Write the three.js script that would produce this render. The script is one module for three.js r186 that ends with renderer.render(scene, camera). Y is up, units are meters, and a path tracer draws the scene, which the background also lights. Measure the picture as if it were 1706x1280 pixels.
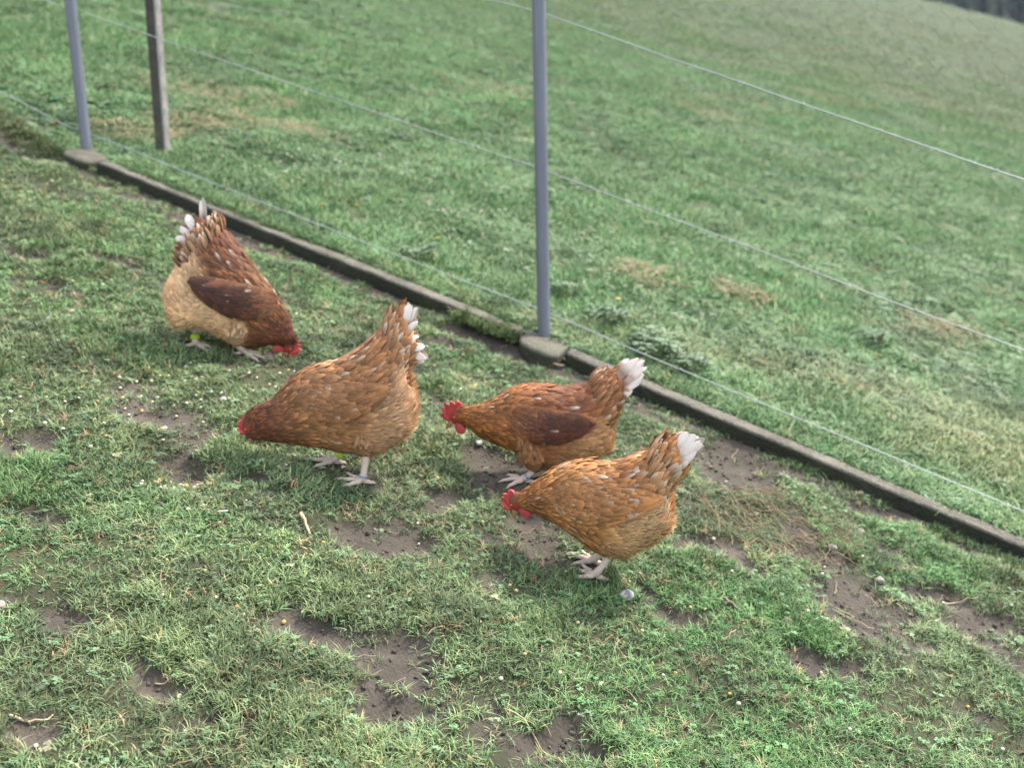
import * as THREE from 'three';
import { mergeGeometries } from 'three/addons/utils/BufferGeometryUtils.js';

// ---------- camera, sky, sun, exposure ----------
const scene = new THREE.Scene();
const RAD = Math.PI / 180;
const camera = new THREE.PerspectiveCamera(41.24, 1024 / 769, 0.05, 900);
camera.position.set(0, 1.3, 0);
camera.rotation.set(-12.64 * RAD, 0, 0);
camera.rotateZ(-1.274 * RAD);
camera.focus = 1.75;
camera.userData.fStop = 3.4;
camera.updateMatrixWorld();
camera.updateProjectionMatrix();

const renderer = new THREE.WebGLRenderer();
renderer.toneMapping = THREE.LinearToneMapping;
renderer.toneMappingExposure = 2.75;
renderer.shadowMap.enabled = true;

const SUN = new THREE.Vector3(0.55, 0.78, -0.30).normalize();
{ // bright, evenly veiled sky
  const w = 512, h = 256, data = new Float32Array(w * h * 4), v = new THREE.Vector3();
  for (let j = 0; j < h; j++) for (let i = 0; i < w; i++) {
    const el = ((j + 0.5) / h - 0.5) * Math.PI, az = ((i + 0.5) / w - 0.5) * 2 * Math.PI;
    v.set(Math.cos(el) * Math.cos(az), Math.sin(el), Math.cos(el) * Math.sin(az));
    const up = Math.max(0, v.y), g = Math.pow(Math.max(0, v.dot(SUN)), 4);
    const L = 0.46 + 0.3 * up + 0.45 * g, k = (j * w + i) * 4;
    data[k] = L * 0.95; data[k + 1] = L; data[k + 2] = L * 1.1; data[k + 3] = 1;
  }
  const t = new THREE.DataTexture(data, w, h, THREE.RGBAFormat, THREE.FloatType);
  t.mapping = THREE.EquirectangularReflectionMapping;
  t.magFilter = t.minFilter = THREE.LinearFilter; t.needsUpdate = true;
  scene.background = t; scene.environment = t;
}
const sun = new THREE.DirectionalLight(0xfff3df, 3.3);
sun.position.set(SUN.x * 30, SUN.y * 30 + 1, SUN.z * 30 - 3); sun.target.position.set(0, 0.7, -3);
sun.castShadow = true; sun.shadow.radius = 14;
Object.assign(sun.shadow.camera, { left: -8, right: 8, top: 8, bottom: -8, near: 1, far: 80 });
sun.shadow.mapSize.set(2048, 2048);
scene.add(sun, sun.target);
scene.fog = new THREE.FogExp2(0xa8bdd0, 0.0002);

// ---------- helpers ----------
let seed = 12345;
const rnd = () => { seed = (seed + 0x6D2B79F5) | 0; let t = Math.imul(seed ^ (seed >>> 15), 1 | seed); t = (t + Math.imul(t ^ (t >>> 7), 61 | t)) ^ t; return ((t ^ (t >>> 14)) >>> 0) / 4294967296; };
const rr = (a, b) => a + (b - a) * rnd();
const hash = (x, y) => { let h = Math.imul(x, 374761393) + Math.imul(y, 668265263); h = Math.imul(h ^ (h >>> 13), 1274126177); return ((h ^ (h >>> 16)) >>> 0) / 4294967296; };
const sm = (a, b, x) => { const t = Math.min(1, Math.max(0, (x - a) / (b - a))); return t * t * (3 - 2 * t); };
const lerp = (a, b, t) => a + (b - a) * t;
const mix3 = (a, b, t) => [lerp(a[0], b[0], t), lerp(a[1], b[1], t), lerp(a[2], b[2], t)];
function vnoise(x, y) {
  const xi = Math.floor(x), yi = Math.floor(y), fx = x - xi, fy = y - yi;
  const u = fx * fx * (3 - 2 * fx), v = fy * fy * (3 - 2 * fy);
  return lerp(lerp(hash(xi, yi), hash(xi + 1, yi), u), lerp(hash(xi, yi + 1), hash(xi + 1, yi + 1), u), v) * 2 - 1;
}
const fbm = (x, y, o = 4) => { let s = 0, a = 0.5, n = 0; for (let i = 0; i < o; i++) { s += a * vnoise(x + i * 17.3, y - i * 9.1); n += a; x *= 2.03; y *= 2.03; a *= 0.5; } return s / n; };
const counts = {};
const numbered = (name) => { const k = (counts[name] = (counts[name] ?? -1) + 1); return k ? name + '_' + String(k).padStart(3, '0') : name; };
function tag(o, label, category, group, kind) {
  o.userData.label = label; if (category) o.userData.category = category; if (group) o.userData.group = group; if (kind) o.userData.kind = kind; return o;
}
function thing(name, label, category, [x, y, z] = [0, 0, 0], turn = 0, group) {
  const o = new THREE.Group(); o.name = numbered(name); o.position.set(x, y, z); o.rotation.y = turn; scene.add(o);
  return tag(o, label, category, group);
}
function part(name, geo, mat, parent) {
  const m = new THREE.Mesh(geo, mat); m.name = name; m.castShadow = m.receiveShadow = true; parent.add(m); return m;
}
function top(name, geo, mat, label, category, group, kind) {
  const m = part(numbered(name), geo, mat, scene); return tag(m, label, category, group, kind);
}
class Build { // collects vertices, colours and triangles
  constructor() { this.p = []; this.c = []; this.i = []; this.u = []; }
  get n() { return this.p.length / 3; }
  v(p, c = [1, 1, 1], u = 0, w = 0) { this.p.push(p[0], p[1], p[2]); this.c.push(c[0], c[1], c[2]); this.u.push(u, w); return this.n - 1; }
  t(a, b, c) { this.i.push(a, b, c); }
  q(a, b, c, d) { this.i.push(a, b, c, a, c, d); }
  geo(withUv) {
    const g = new THREE.BufferGeometry();
    g.setAttribute('position', new THREE.Float32BufferAttribute(this.p, 3));
    g.setAttribute('color', new THREE.Float32BufferAttribute(this.c, 3));
    if (withUv) g.setAttribute('uv', new THREE.Float32BufferAttribute(this.u, 2));
    g.setIndex(this.i); g.computeVertexNormals(); return g;
  }
  tube(pts, rads, c, seg = 7, cap = true) { // rounded tube through points
    const rows = [];
    for (let k = 0; k < pts.length; k++) {
      const a = pts[Math.max(0, k - 1)], b = pts[Math.min(pts.length - 1, k + 1)];
      const d = norm(sub(b, a)); let s = cross(d, Math.abs(d[1]) > 0.9 ? [1, 0, 0] : [0, 1, 0]); s = norm(s); const w = cross(d, s);
      const r = Array.isArray(rads) ? rads[k] : rads, col = typeof c === 'function' ? c(k / (pts.length - 1)) : c, row = [];
      for (let j = 0; j < seg; j++) { const t = j / seg * 2 * Math.PI; row.push(this.v(add(pts[k], add(mul(s, r * Math.cos(t)), mul(w, r * Math.sin(t)))), col)); }
      rows.push(row);
    }
    for (let k = 0; k + 1 < rows.length; k++) for (let j = 0; j < seg; j++) this.q(rows[k][j], rows[k][(j + 1) % seg], rows[k + 1][(j + 1) % seg], rows[k + 1][j]);
    if (cap) for (const [row, k] of [[rows[0], 0], [rows[rows.length - 1], pts.length - 1]]) {
      const m = this.v(pts[k], typeof c === 'function' ? c(k ? 1 : 0) : c);
      for (let j = 0; j < seg; j++) k ? this.t(row[j], row[(j + 1) % seg], m) : this.t(row[(j + 1) % seg], row[j], m);
    }
  }
  blob(c, r, col, seg = 12, f = null) { // ellipsoid, f perturbs the radius
    const rows = [];
    for (let a = 0; a <= seg; a++) { const row = []; const th = a / seg * Math.PI;
      for (let b = 0; b < seg; b++) { const ph = b / seg * 2 * Math.PI, d = [Math.sin(th) * Math.cos(ph), Math.cos(th), Math.sin(th) * Math.sin(ph)], k = f ? f(d) : 1;
        row.push(this.v([c[0] + d[0] * r[0] * k, c[1] + d[1] * r[1] * k, c[2] + d[2] * r[2] * k], typeof col === 'function' ? col(d) : col)); }
      rows.push(row); }
    for (let a = 0; a < seg; a++) for (let b = 0; b < seg; b++) this.q(rows[a][b], rows[a][(b + 1) % seg], rows[a + 1][(b + 1) % seg], rows[a + 1][b]);
  }
}
const add = (a, b) => [a[0] + b[0], a[1] + b[1], a[2] + b[2]], sub = (a, b) => [a[0] - b[0], a[1] - b[1], a[2] - b[2]], mul = (a, k) => [a[0] * k, a[1] * k, a[2] * k];
const dot = (a, b) => a[0] * b[0] + a[1] * b[1] + a[2] * b[2], cross = (a, b) => [a[1] * b[2] - a[2] * b[1], a[2] * b[0] - a[0] * b[2], a[0] * b[1] - a[1] * b[0]];
const norm = (a) => mul(a, 1 / (Math.hypot(...a) || 1));
const _v = new THREE.Vector3();
function inView(x, y, z, m) { _v.set(x, y, z).project(camera); return _v.z < 1 && Math.abs(_v.x) < 1 + m && Math.abs(_v.y) < 1 + m; }
const std = (o) => new THREE.MeshStandardMaterial({ side: THREE.DoubleSide, roughness: 0.8, ...o });
function noiseTex(n, f, rep) { // tiling grey noise or colour speckle
  const d = new Uint8Array(n * n * 4);
  for (let j = 0; j < n; j++) for (let i = 0; i < n; i++) { const c = f(i / n, j / n); for (let k = 0; k < 3; k++) d[(j * n + i) * 4 + k] = Math.max(0, Math.min(255, c[k] * 255)); d[(j * n + i) * 4 + 3] = 255; }
  const t = new THREE.DataTexture(d, n, n, THREE.RGBAFormat); t.wrapS = t.wrapT = THREE.RepeatWrapping; t.magFilter = THREE.LinearFilter; t.minFilter = THREE.LinearMipmapLinearFilter; t.generateMipmaps = true; t.repeat.set(rep, rep); t.needsUpdate = true; return t;
}
const tileN = (x, y, p) => { // value noise that repeats every p cells
  const xi = Math.floor(x), yi = Math.floor(y), fx = x - xi, fy = y - yi, w = (k) => ((k % p) + p) % p, u = fx * fx * (3 - 2 * fx), v = fy * fy * (3 - 2 * fy);
  return lerp(lerp(hash(w(xi), w(yi)), hash(w(xi + 1), w(yi)), u), lerp(hash(w(xi), w(yi + 1)), hash(w(xi + 1), w(yi + 1)), u), v);
};
const tileF = (x, y, p, o = 4) => { let s = 0, a = 0.5, n = 0; for (let i = 0; i < o; i++) { s += a * tileN(x * p, y * p, p); n += a; p *= 2; a *= 0.55; } return s / n; };

// ---------- the lie of the land: a slope that rises away from the viewer ----------
const GX = -0.2486554, GZ = -0.2302012;
const T2 = [0.895026, 0.446013], N2 = [0.446013, -0.895026], A0 = [-1.659, -4.151];   // along the fence, across it, and its corner post
const SB = 1.9638, OB = 0.04566, SC = 3.4094, OC = 0.01458;
const fenceOff = (s) => s < 0 ? -0.16 * s : s < SB ? OB * s / SB : OB + (OC - OB) * (s - SB) / (SC - SB);
const sdOf = (x, z) => { const px = x - A0[0], pz = z - A0[1], s = px * T2[0] + pz * T2[1]; return [s, px * N2[0] + pz * N2[1] - fenceOff(s)]; };
const xzOf = (s, d) => { const e = d + fenceOff(s); return [A0[0] + s * T2[0] + e * N2[0], A0[1] + s * T2[1] + e * N2[1]]; };
const plane = (x, z) => GX * x + GZ * z;
const PATCHES = [
  [-0.74, -2.18, 0.1, 0.07], [-0.72, -2.07, 0.08, 0.05], [-0.3, -2.01, 0.11, 0.07], [-0.54, -2.09, 0.08, 0.04], [-0.05, -2.35, 0.08, 0.11], [0.05, -2.11, 0.08, 0.12],
  [0.14, -2.04, 0.06, 0.05], [0.59, -2.67, 0.11, 0.17], [0.5, -2.22, 0.12, 0.08], [0.71, -2.35, 0.08, 0.15], [0.78, -2.22, 0.09, 0.05], [-0.24, -1.67, 0.13, 0.08],
  [-0.35, -1.7, 0.1, 0.04], [-0.22, -1.55, 0.07, 0.06], [-0.71, -1.34, 0.07, 0.05], [-0.58, -1.53, 0.06, 0.03], [-0.49, -1.43, 0.08, 0.03], [0.08, -1.53, 0.07, 0.04],
  [1.07, -2.12, 0.1, 0.12], [0.64, -1.89, 0.09, 0.05], [-1.74, -3.97, 0.2, 0.12], [-1.38, -3.89, 0.13, 0.1], [-0.89, -3.57, 0.15, 0.06], [-0.58, -3.44, 0.14, 0.1],
  [-0.39, -3.33, 0.12, 0.08], [-0.11, -3.14, 0.13, 0.09], [0.01, -3.1, 0.13, 0.07], [0.27, -2.99, 0.09, 0.08], [-0.37, -2.97, 0.07, 0.06], [-0.9, -2.41, 0.06, 0.04],
  [-1.03, -2.07, 0.05, 0.04], [-0.92, -1.86, 0.07, 0.04], [0.03, -2.35, 0.09, 0.07], [-0.7, -2.7, 0.08, 0.03], [0.32, -1.98, 0.08, 0.04], [-0.79, -1.62, 0.05, 0.03],
  [0.76, -2.78, 0.1, 0.07], [1.03, -2.58, 0.13, 0.05], [1.17, -2.52, 0.09, 0.05], [-1.32, -2.85, 0.08, 0.04], [-1.21, -3.13, 0.09, 0.05], [-0.17, -2.19, 0.07, 0.05], [0.99, -2.23, 0.07, 0.05]];
function mudAt(x, z) {
  let m = 0; const wx = 0.085 * fbm(x * 9, z * 9, 4), wz = 0.085 * fbm(x * 9 + 40, z * 9, 4);
  for (const [px, pz, a, b] of PATCHES) { const dx = (x + wx - px) / a, dz = (z + wz - pz) / b, r = dx * dx + dz * dz; if (r < 3) m = Math.max(m, 1 - sm(0.2, 1.35, r)); }
  m = Math.max(m, 0.8 * sm(0.27, 0.62, fbm(x * 4.3 + 9, z * 5.3 - 4, 4)));
  const [s, d] = sdOf(x, z); m = Math.max(m, 0.6 * (1 - sm(0.0, 0.09, Math.abs(d + 0.24 + 0.04 * fbm(s * 5, 3, 2)))) * sm(-0.1, 0.05, 0.4 + fbm(s * 2.2, 7, 2)));
  return m;
}
const FEET = [];   // filled below: the ground lies even where the hens stand
const hill = (d, r) => 0.06 * (Math.sqrt((d - 11) * (d - 11) + 30) + d - 11 - 1.3) * 0.5 - 0.004 * Math.pow(Math.max(0, r - 30), 2);
function groundH(x, z, field) {
  const [s, d] = sdOf(x, z); let y = plane(x, z);
  if (field ?? d > -0.165) {
    const e = Math.max(0, d + 0.15);
    y += 0.035 * sm(0, 0.35, s) + 0.02 * sm(-0.05, -0.4, s) + sm(0, 0.6, e) * (0.035 * fbm(x * 1.1 + 5, z * 1.1, 3) + 0.018 * fbm(x * 4.2, z * 4.2, 3)) + sm(2, 9, e) * 0.16 * fbm(x * 0.22, z * 0.22 + 3, 3);
    if (e > 2) y += hill(e, Math.hypot(x, z), s);
    return y;
  }
  let k = sm(0, 0.14, -0.165 - d); for (const [fx, fz] of FEET) k = Math.min(k, sm(0.02, 0.1, Math.hypot(x - fx, z - fz)));
  const m = mudAt(x, z), deep = Math.exp(-(((x + 0.73) / 0.1) ** 2 + ((z + 2.15) / 0.075) ** 2));
  y += k * (0.018 * fbm(x * 2.3, z * 2.3, 3) + 0.012 * fbm(x * 8, z * 8, 3) - 0.02 * m + 0.005 * fbm(x * 30, z * 30, 2) - 0.05 * deep);
  y += 0.03 * sm(0.02, -0.2, s) * sm(-0.5, -0.2, d);
  return y;
}

// ---------- hens: side outlines in millimetres (upper edge, lower edge) from head to tail ----------
const HENS = [
  { root: [-0.7732, 0.8075, -2.6725], turn: 10, near: 1, feet: [[-62, -4], [60, 4]],
    T: [[181, -3], [203, 14], [201, 41], [192, 81], [177, 115], [154, 158], [132, 192], [109, 228], [87, 261], [67, 290], [48, 313], [24, 329], [7, 339], [-11, 346]],
    B: [[161, -14], [154, 4], [134, 7], [92, 4], [55, 12], [18, 30], [-24, 54], [-66, 70], [-106, 74], [-125, 114], [-124, 167], [-95, 220], [-79, 254], [-73, 292]],
    head: [178, 4, 170, -24], legs: [[-63, 63, -30], [44, 20, 26]], bands: [[0, 0.66, 'yellow']],
    tips: [[-15, 402], [-54, 359], [-73, 332], [-82, 308], [-71, 289]], wing: [[160, 120], [-58, 206], 44, 50],
    mid: [0.135, 0.054, 0.019], dark: [0.066, 0.018, 0.008], fl: 3.4, fw: 2, buff: [0.54, 0.37, 0.22], neck: [0.06, 0.018, 0.008], wingC: [0.04, 0.0115, 0.006], pale: 0.02, edge: 1.6, white: 0.12, comb: 0.72, thigh: 0.5,
    label: 'brown hen with pale buff rump and dark wing pecking head down farthest from the viewer' },
  { root: [-0.3738, 0.6019, -2.2109], turn: 180, near: -1, feet: [[-35, -28], [37, 28]],
    T: [[229, 136], [224, 150], [208, 164], [163, 187], [117, 231], [72, 255], [17, 270], [-27, 291], [-61, 315], [-77, 328], [-91, 341], [-102, 352], [-112, 364], [-125, 379]],
    B: [[220, 82], [194, 82], [168, 78], [128, 72], [84, 65], [46, 59], [3, 52], [-38, 46], [-86, 60], [-139, 97], [-158, 153], [-134, 214], [-160, 250], [-163, 302]],
    head: [214, 119, 222, 72], legs: [[-48, 56, -28], [17, 47, 28]], bands: [[0, 0.85, 'blue'], [1, 0.25, 'yellow']],
    tips: [[-136, 393], [-155, 390], [-165, 382], [-165, 353], [-167, 324], [-186, 293], [-184, 264]], wing: [[95, 190], [-109, 221], 36, 48],
    mid: [0.205, 0.095, 0.037], dark: [0.16, 0.066, 0.025], buff: [0.46, 0.3, 0.18], neck: [0.072, 0.023, 0.0085], wingC: [0.175, 0.078, 0.03], pale: 0.05, edge: 1.65, white: 0.34, comb: 0.55, thigh: 0.15,
    label: 'tawny hen with raised white flecked tail and blue leg ring, largest of the four' },
  { root: [0.0544, 0.5317, -2.3682], turn: 180, near: -1, feet: [[32, -35], [-32, 35]],
    T: [[199, 171], [186, 186], [165, 190], [133, 196], [100, 208], [68, 226], [30, 237], [-13, 239], [-56, 234], [-93, 236], [-120, 243], [-136, 248], [-152, 257], [-179, 269]],
    B: [[197, 138], [178, 136], [159, 126], [138, 107], [93, 84], [50, 65], [23, 44], [-10, 30], [-53, 27], [-113, 40], [-171, 67], [-185, 131], [-207, 178], [-215, 208]],
    head: [186, 160, 218, 137], legs: [[4, 34, -35], [-30, 40, 35]], bands: [[0, 0.7, 'blue']],
    tips: [[-222, 290], [-242, 292], [-256, 288], [-259, 276], [-255, 259], [-246, 238], [-230, 220]], wing: [[58, 174], [-138, 160], 36, 48],
    mid: [0.155, 0.06, 0.018], dark: [0.078, 0.022, 0.0085], buff: [0.35, 0.2, 0.1], neck: [0.14, 0.052, 0.0115], wingC: [0.045, 0.0125, 0.006], pale: 0.03, edge: 1.65, white: 0.38, comb: 1, thigh: 0.3,
    label: 'chestnut hen with large upright red comb and dark brown wing, head held level' },
  { root: [0.1678, 0.4271, -2.0367], turn: 160, near: -1, feet: [[-8, -24], [10, 24]],
    T: [[189, 153], [176, 163], [158, 177], [135, 197], [104, 220], [69, 239], [34, 249], [-5, 251], [-43, 257], [-76, 271], [-104, 281], [-123, 289], [-138, 301], [-153, 311]],
    B: [[169, 122], [155, 122], [126, 114], [96, 104], [65, 90], [31, 71], [1, 54], [-31, 46], [-67, 49], [-115, 77], [-155, 116], [-154, 178], [-186, 224], [-195, 252]],
    head: [174, 141, 184, 108], legs: [[-44, 58, -24], [-30, 58, 24]], bands: [],
    tips: [[-171, 320], [-191, 323], [-208, 320], [-220, 311], [-218, 298], [-201, 284]], wing: [[80, 185], [-165, 210], 32, 46],
    mid: [0.22, 0.1, 0.034], dark: [0.17, 0.07, 0.022], buff: [0.5, 0.33, 0.18], neck: [0.125, 0.048, 0.013], wingC: [0.2, 0.088, 0.03], pale: 0.085, edge: 1.85, white: 0.3, comb: 0.72, thigh: 0.5,
    label: 'light ginger hen speckled with cream, nearest to the viewer, with white tipped tail' }];
const hensXZ = (h, x, z) => { const t = h.turn * RAD; return [h.root[0] + x * Math.cos(t) + z * Math.sin(t), h.root[2] - x * Math.sin(t) + z * Math.cos(t)]; };
for (const h of HENS) for (const [fx, fz] of h.feet) FEET.push(hensXZ(h, fx / 1000, fz / 1000));

// ---------- ground sheets ----------
const spread = (a, b, fineA, fineB, step, grow) => { // even steps in the middle, growing outwards
  const out = []; for (let v = fineA; v <= fineB + 1e-6; v += step) out.push(v);
  let w = step, v = fineB; while (v < b) { w *= grow; v += w; out.push(v); }
  w = step; v = fineA; while (v > a) { w *= grow; v -= w; out.unshift(v); }
  return out;
};
function sheet(name, ss, ds, field, colour, mat, uvScale) {
  const b = new Build();
  for (const s of ss) for (const d of ds) { const [x, z] = xzOf(s, d); b.v([x, groundH(x, z, field), z], colour(x, z, s, d), x * uvScale, z * uvScale); }
  const n = ds.length; for (let i = 0; i + 1 < ss.length; i++) for (let j = 0; j + 1 < n; j++) b.q(i * n + j, (i + 1) * n + j, (i + 1) * n + j + 1, i * n + j + 1);
  const m = part(name, b.geo(true), mat, scene); m.userData.kind = 'structure'; return m;
}
const bumpSoil = noiseTex(512, (x, y) => { const v = 0.6 * tileF(x, y, 12, 5) + 0.4 * tileN(x * 90, y * 90, 90); return [v, v, v]; }, 1);
const bumpFine = noiseTex(512, (x, y) => { const v = 0.5 * tileF(x, y, 40, 4) + 0.5 * tileN(x * 128, y * 128, 128); return [v, v, v]; }, 1);
const mapSoil = noiseTex(512, (x, y) => { const v = 0.55 + 0.42 * tileF(x, y, 10, 5) + 0.16 * (tileN(x * 128, y * 128, 128) - 0.5); return [v, v * 0.985, v * 0.97]; }, 1);
const mapTurf = noiseTex(1024, (x, y) => { const v = 0.42 + 0.5 * tileF(x, y, 24, 5) + 0.3 * (tileN(x * 256, y * 256, 256) - 0.5), w = tileF(x + 0.3, y, 9, 3); return [v * lerp(0.85, 1.2, w), v, v * lerp(1.05, 0.8, w)]; }, 1);
const soilMat = std({ vertexColors: true, roughness: 0.95, map: mapSoil, bumpMap: bumpFine, bumpScale: 0.004 });
const turfMat = std({ vertexColors: true, roughness: 0.95, map: mapTurf, bumpMap: bumpSoil, bumpScale: 0.03 });
const MUD = [0.08, 0.068, 0.057], MOSSY = [0.05, 0.056, 0.026];
sheet('pen_ground', spread(-5, 7, -0.9, 4, 0.016, 1.12), spread(-6, -0.165, -3, -0.165, 0.016, 1.12), false,
  (x, z) => { const m = mudAt(x, z), n = fbm(x * 6, z * 6, 3); return mul(mix3(MOSSY, MUD, sm(0.1, 0.5, m + 0.3 * n)), 0.95 + 0.3 * fbm(x * 14, z * 14, 3) + 0.3 * fbm(x * 3 + 8, z * 3, 2)); }, soilMat, 2.2);
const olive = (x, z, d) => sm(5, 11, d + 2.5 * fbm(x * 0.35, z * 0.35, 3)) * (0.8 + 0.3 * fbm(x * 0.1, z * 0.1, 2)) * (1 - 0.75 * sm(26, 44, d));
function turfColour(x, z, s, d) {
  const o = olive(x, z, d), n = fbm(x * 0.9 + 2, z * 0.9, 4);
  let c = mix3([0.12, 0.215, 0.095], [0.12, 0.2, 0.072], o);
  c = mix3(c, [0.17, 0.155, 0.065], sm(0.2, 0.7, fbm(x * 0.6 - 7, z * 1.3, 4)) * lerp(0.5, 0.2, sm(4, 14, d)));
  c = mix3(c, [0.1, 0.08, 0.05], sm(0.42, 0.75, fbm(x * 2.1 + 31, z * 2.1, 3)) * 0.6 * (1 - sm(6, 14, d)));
  return mul(c, (1 + 0.35 * n) * lerp(0.6, 0.36, sm(3, 16, d)));  // darkened, more with distance: self-shadow of grass blades painted into the turf
}
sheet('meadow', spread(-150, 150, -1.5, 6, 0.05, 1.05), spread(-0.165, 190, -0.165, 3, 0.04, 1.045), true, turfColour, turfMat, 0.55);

// ---------- far hillside and wood ----------
{
  const b = new Build(), far = [];
  const H = (x, z) => -18 + 0.62 * (-z - 150) + 3 * fbm(x * 0.02, z * 0.02, 3);
  for (let i = 0; i <= 40; i++) for (let j = 0; j <= 20; j++) { const x = -120 + i * 10, z = -150 - j * 9; b.v([x, H(x, z), z], mul([0.05, 0.06, 0.035], 1 + 0.3 * fbm(x * 0.1, z * 0.1)), x * 0.1, z * 0.1); }
  for (let i = 0; i < 40; i++) for (let j = 0; j < 20; j++) b.q(i * 21 + j, (i + 1) * 21 + j, (i + 1) * 21 + j + 1, i * 21 + j + 1);
  part('far_hillside', b.geo(true), turfMat, scene).userData.kind = 'structure';
  const f = new Build();   // one spruce: trunk and drooping boughs of many needled sprays
  f.tube([[0, 0, 0], [0, 5, 0], [0, 11.5, 0]], [0.22, 0.14, 0.02], [0.09, 0.065, 0.05], 6);
  for (let k = 0; k < 330; k++) {
    const t = Math.pow(rnd(), 0.8), y = 1.2 + t * 10.2, R = (1 - t) * 2.3 + 0.15, a = rnd() * 6.283, r = R * rr(0.35, 1.08), c = mul([0.035, 0.05, 0.045], rr(0.5, 1.4));  // bluish distance haze is mixed into the bough colour
    const p = [Math.cos(a) * r, y - 0.35 * r, Math.sin(a) * r], q = [Math.cos(a + 0.5) * 0.28, rr(-0.1, 0.1), Math.sin(a + 0.5) * 0.28], o = [Math.cos(a) * 0.55, -0.35, Math.sin(a) * 0.55];
    const i0 = f.v(add(p, q), c), i1 = f.v(sub(p, q), c), i2 = f.v(add(p, o), c), i3 = f.v(sub(p, mul(o, 0.7)), c); f.t(i0, i1, i2); f.t(i1, i0, i3);
  }
  const g = f.geo(), list = [];
  for (let k = 0; k < 1500; k++) { const x = rr(0, 250), z = rr(-160, -290); list.push([x, H(x, z) - 0.3, z, rr(0.7, 1.35)]); }
  const im = new THREE.InstancedMesh(g, std({ vertexColors: true, roughness: 0.9 }), list.length), mtx = new THREE.Matrix4(), qq = new THREE.Quaternion(), e = new THREE.Euler();
  list.forEach(([x, y, z, k], i) => { im.setMatrixAt(i, mtx.compose(new THREE.Vector3(x, y, z), qq.setFromEuler(e.set(0, rnd() * 6.28, 0)), new THREE.Vector3(k, k * rr(0.85, 1.15), k))); });
  im.name = 'distant_wood'; scene.add(im); tag(im, 'dark bluish wood on the far hillside behind the meadow crest', 'wood', null, 'stuff');
}

// ---------- concrete kerb with post footings ----------
const mapConcrete = noiseTex(512, (x, y) => { const v = 0.62 + 0.4 * (tileF(x, y, 8, 5) - 0.5) * 1.6 + 0.3 * (tileN(x * 150, y * 150, 150) - 0.5); return [v, v * 0.98, v * 0.94]; }, 1);
const concrete = std({ vertexColors: true, roughness: 0.92, map: mapConcrete, bumpMap: bumpSoil, bumpScale: 0.006 });
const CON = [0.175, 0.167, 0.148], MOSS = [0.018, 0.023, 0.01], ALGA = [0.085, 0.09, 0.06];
function kerbGeo(s0, s1) {
  const b = new Build(), prof = [[-0.194, -0.05], [-0.197, 0.005], [-0.194, 0.034], [-0.19, 0.041], [-0.184, 0.043], [-0.166, 0.044], [-0.146, 0.043], [-0.14, 0.04], [-0.137, 0.03], [-0.137, -0.05]];
  const n = Math.round((s1 - s0) / 0.012);
  for (let i = 0; i <= n; i++) {
    const s = lerp(s0, s1, i / n);
    prof.forEach(([d, h], j) => {
      const wob = 0.004 * fbm(s * 9, j * 0.7, 3), [x, z] = xzOf(s, d + wob + 0.006 * fbm(s * 1.5, 5, 2)), top = h > 0.036;
      const y = plane(x, z) + h + (h > 0 ? 0.003 * fbm(s * 14, d * 60, 3) + 0.006 * fbm(s * 1.2, 2, 2) : 0);
      const g = fbm(s * 4, d * 30, 3);
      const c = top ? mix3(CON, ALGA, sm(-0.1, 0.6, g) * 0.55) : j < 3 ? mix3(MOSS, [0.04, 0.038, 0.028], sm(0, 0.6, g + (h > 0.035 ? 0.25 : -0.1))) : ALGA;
      b.v([x, y, z], c, s * 1.6, (d + h) * 1.6);
    });
  }
  const m = prof.length; for (let i = 0; i < n; i++) for (let j = 0; j + 1 < m; j++) b.q(i * m + j, (i + 1) * m + j, (i + 1) * m + j + 1, i * m + j + 1);
  for (const i of [0, n]) for (let j = 1; j + 1 < m; j++) b.t(i * m, i * m + j, i * m + j + 1);
  return b.geo(true);
}
function footingGeo(s, d, r, h) { // rough round-cornered block of cast concrete
  const b = new Build(), seg = 28, rows = [[0.99, -0.06], [1, h * 0.6], [0.985, h - 0.008], [0.93, h], [0.55, h + 0.003], [0.02, h + 0.004]];
  rows.forEach(([k, y]) => { for (let j = 0; j < seg; j++) {
    const a = j / seg * 6.2832, q = 1 / Math.pow(Math.pow(Math.abs(Math.cos(a)), 3.4) + Math.pow(Math.abs(Math.sin(a)), 3.4), 1 / 3.4), n = 1 + 0.07 * fbm(Math.cos(a) * 2 + s, Math.sin(a) * 2, 3);
    const [x, z] = xzOf(s + Math.cos(a) * r[0] * q * k * n, d + Math.sin(a) * r[1] * q * k * n);
    b.v([x, plane(x, z) + y + (k < 0.97 ? 0.004 * fbm(x * 20, z * 20, 2) : 0), z], mix3(y > h * 0.7 ? CON : MOSS, ALGA, 0.35 + 0.3 * fbm(x * 9, z * 9, 2)), x * 1.6, z * 1.6 + y); } });
  for (let i = 0; i + 1 < rows.length; i++) for (let j = 0; j < seg; j++) b.q(i * seg + j, i * seg + (j + 1) % seg, (i + 1) * seg + (j + 1) % seg, (i + 1) * seg + j);
  return b.geo(true);
}
const kerb = thing('concrete_kerb', 'low mossy grey concrete kerb running under the wire fence', 'kerb');
part('kerb_section', kerbGeo(0.26, 1.955), concrete, kerb);
part('kerb_section', kerbGeo(2.115, 6.5), concrete, kerb);
part('footing', footingGeo(2.035, -0.175, [0.07, 0.072], 0.038), concrete, kerb);
part('footing', footingGeo(0.17, -0.165, [0.065, 0.062], 0.04), concrete, kerb);

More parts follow.
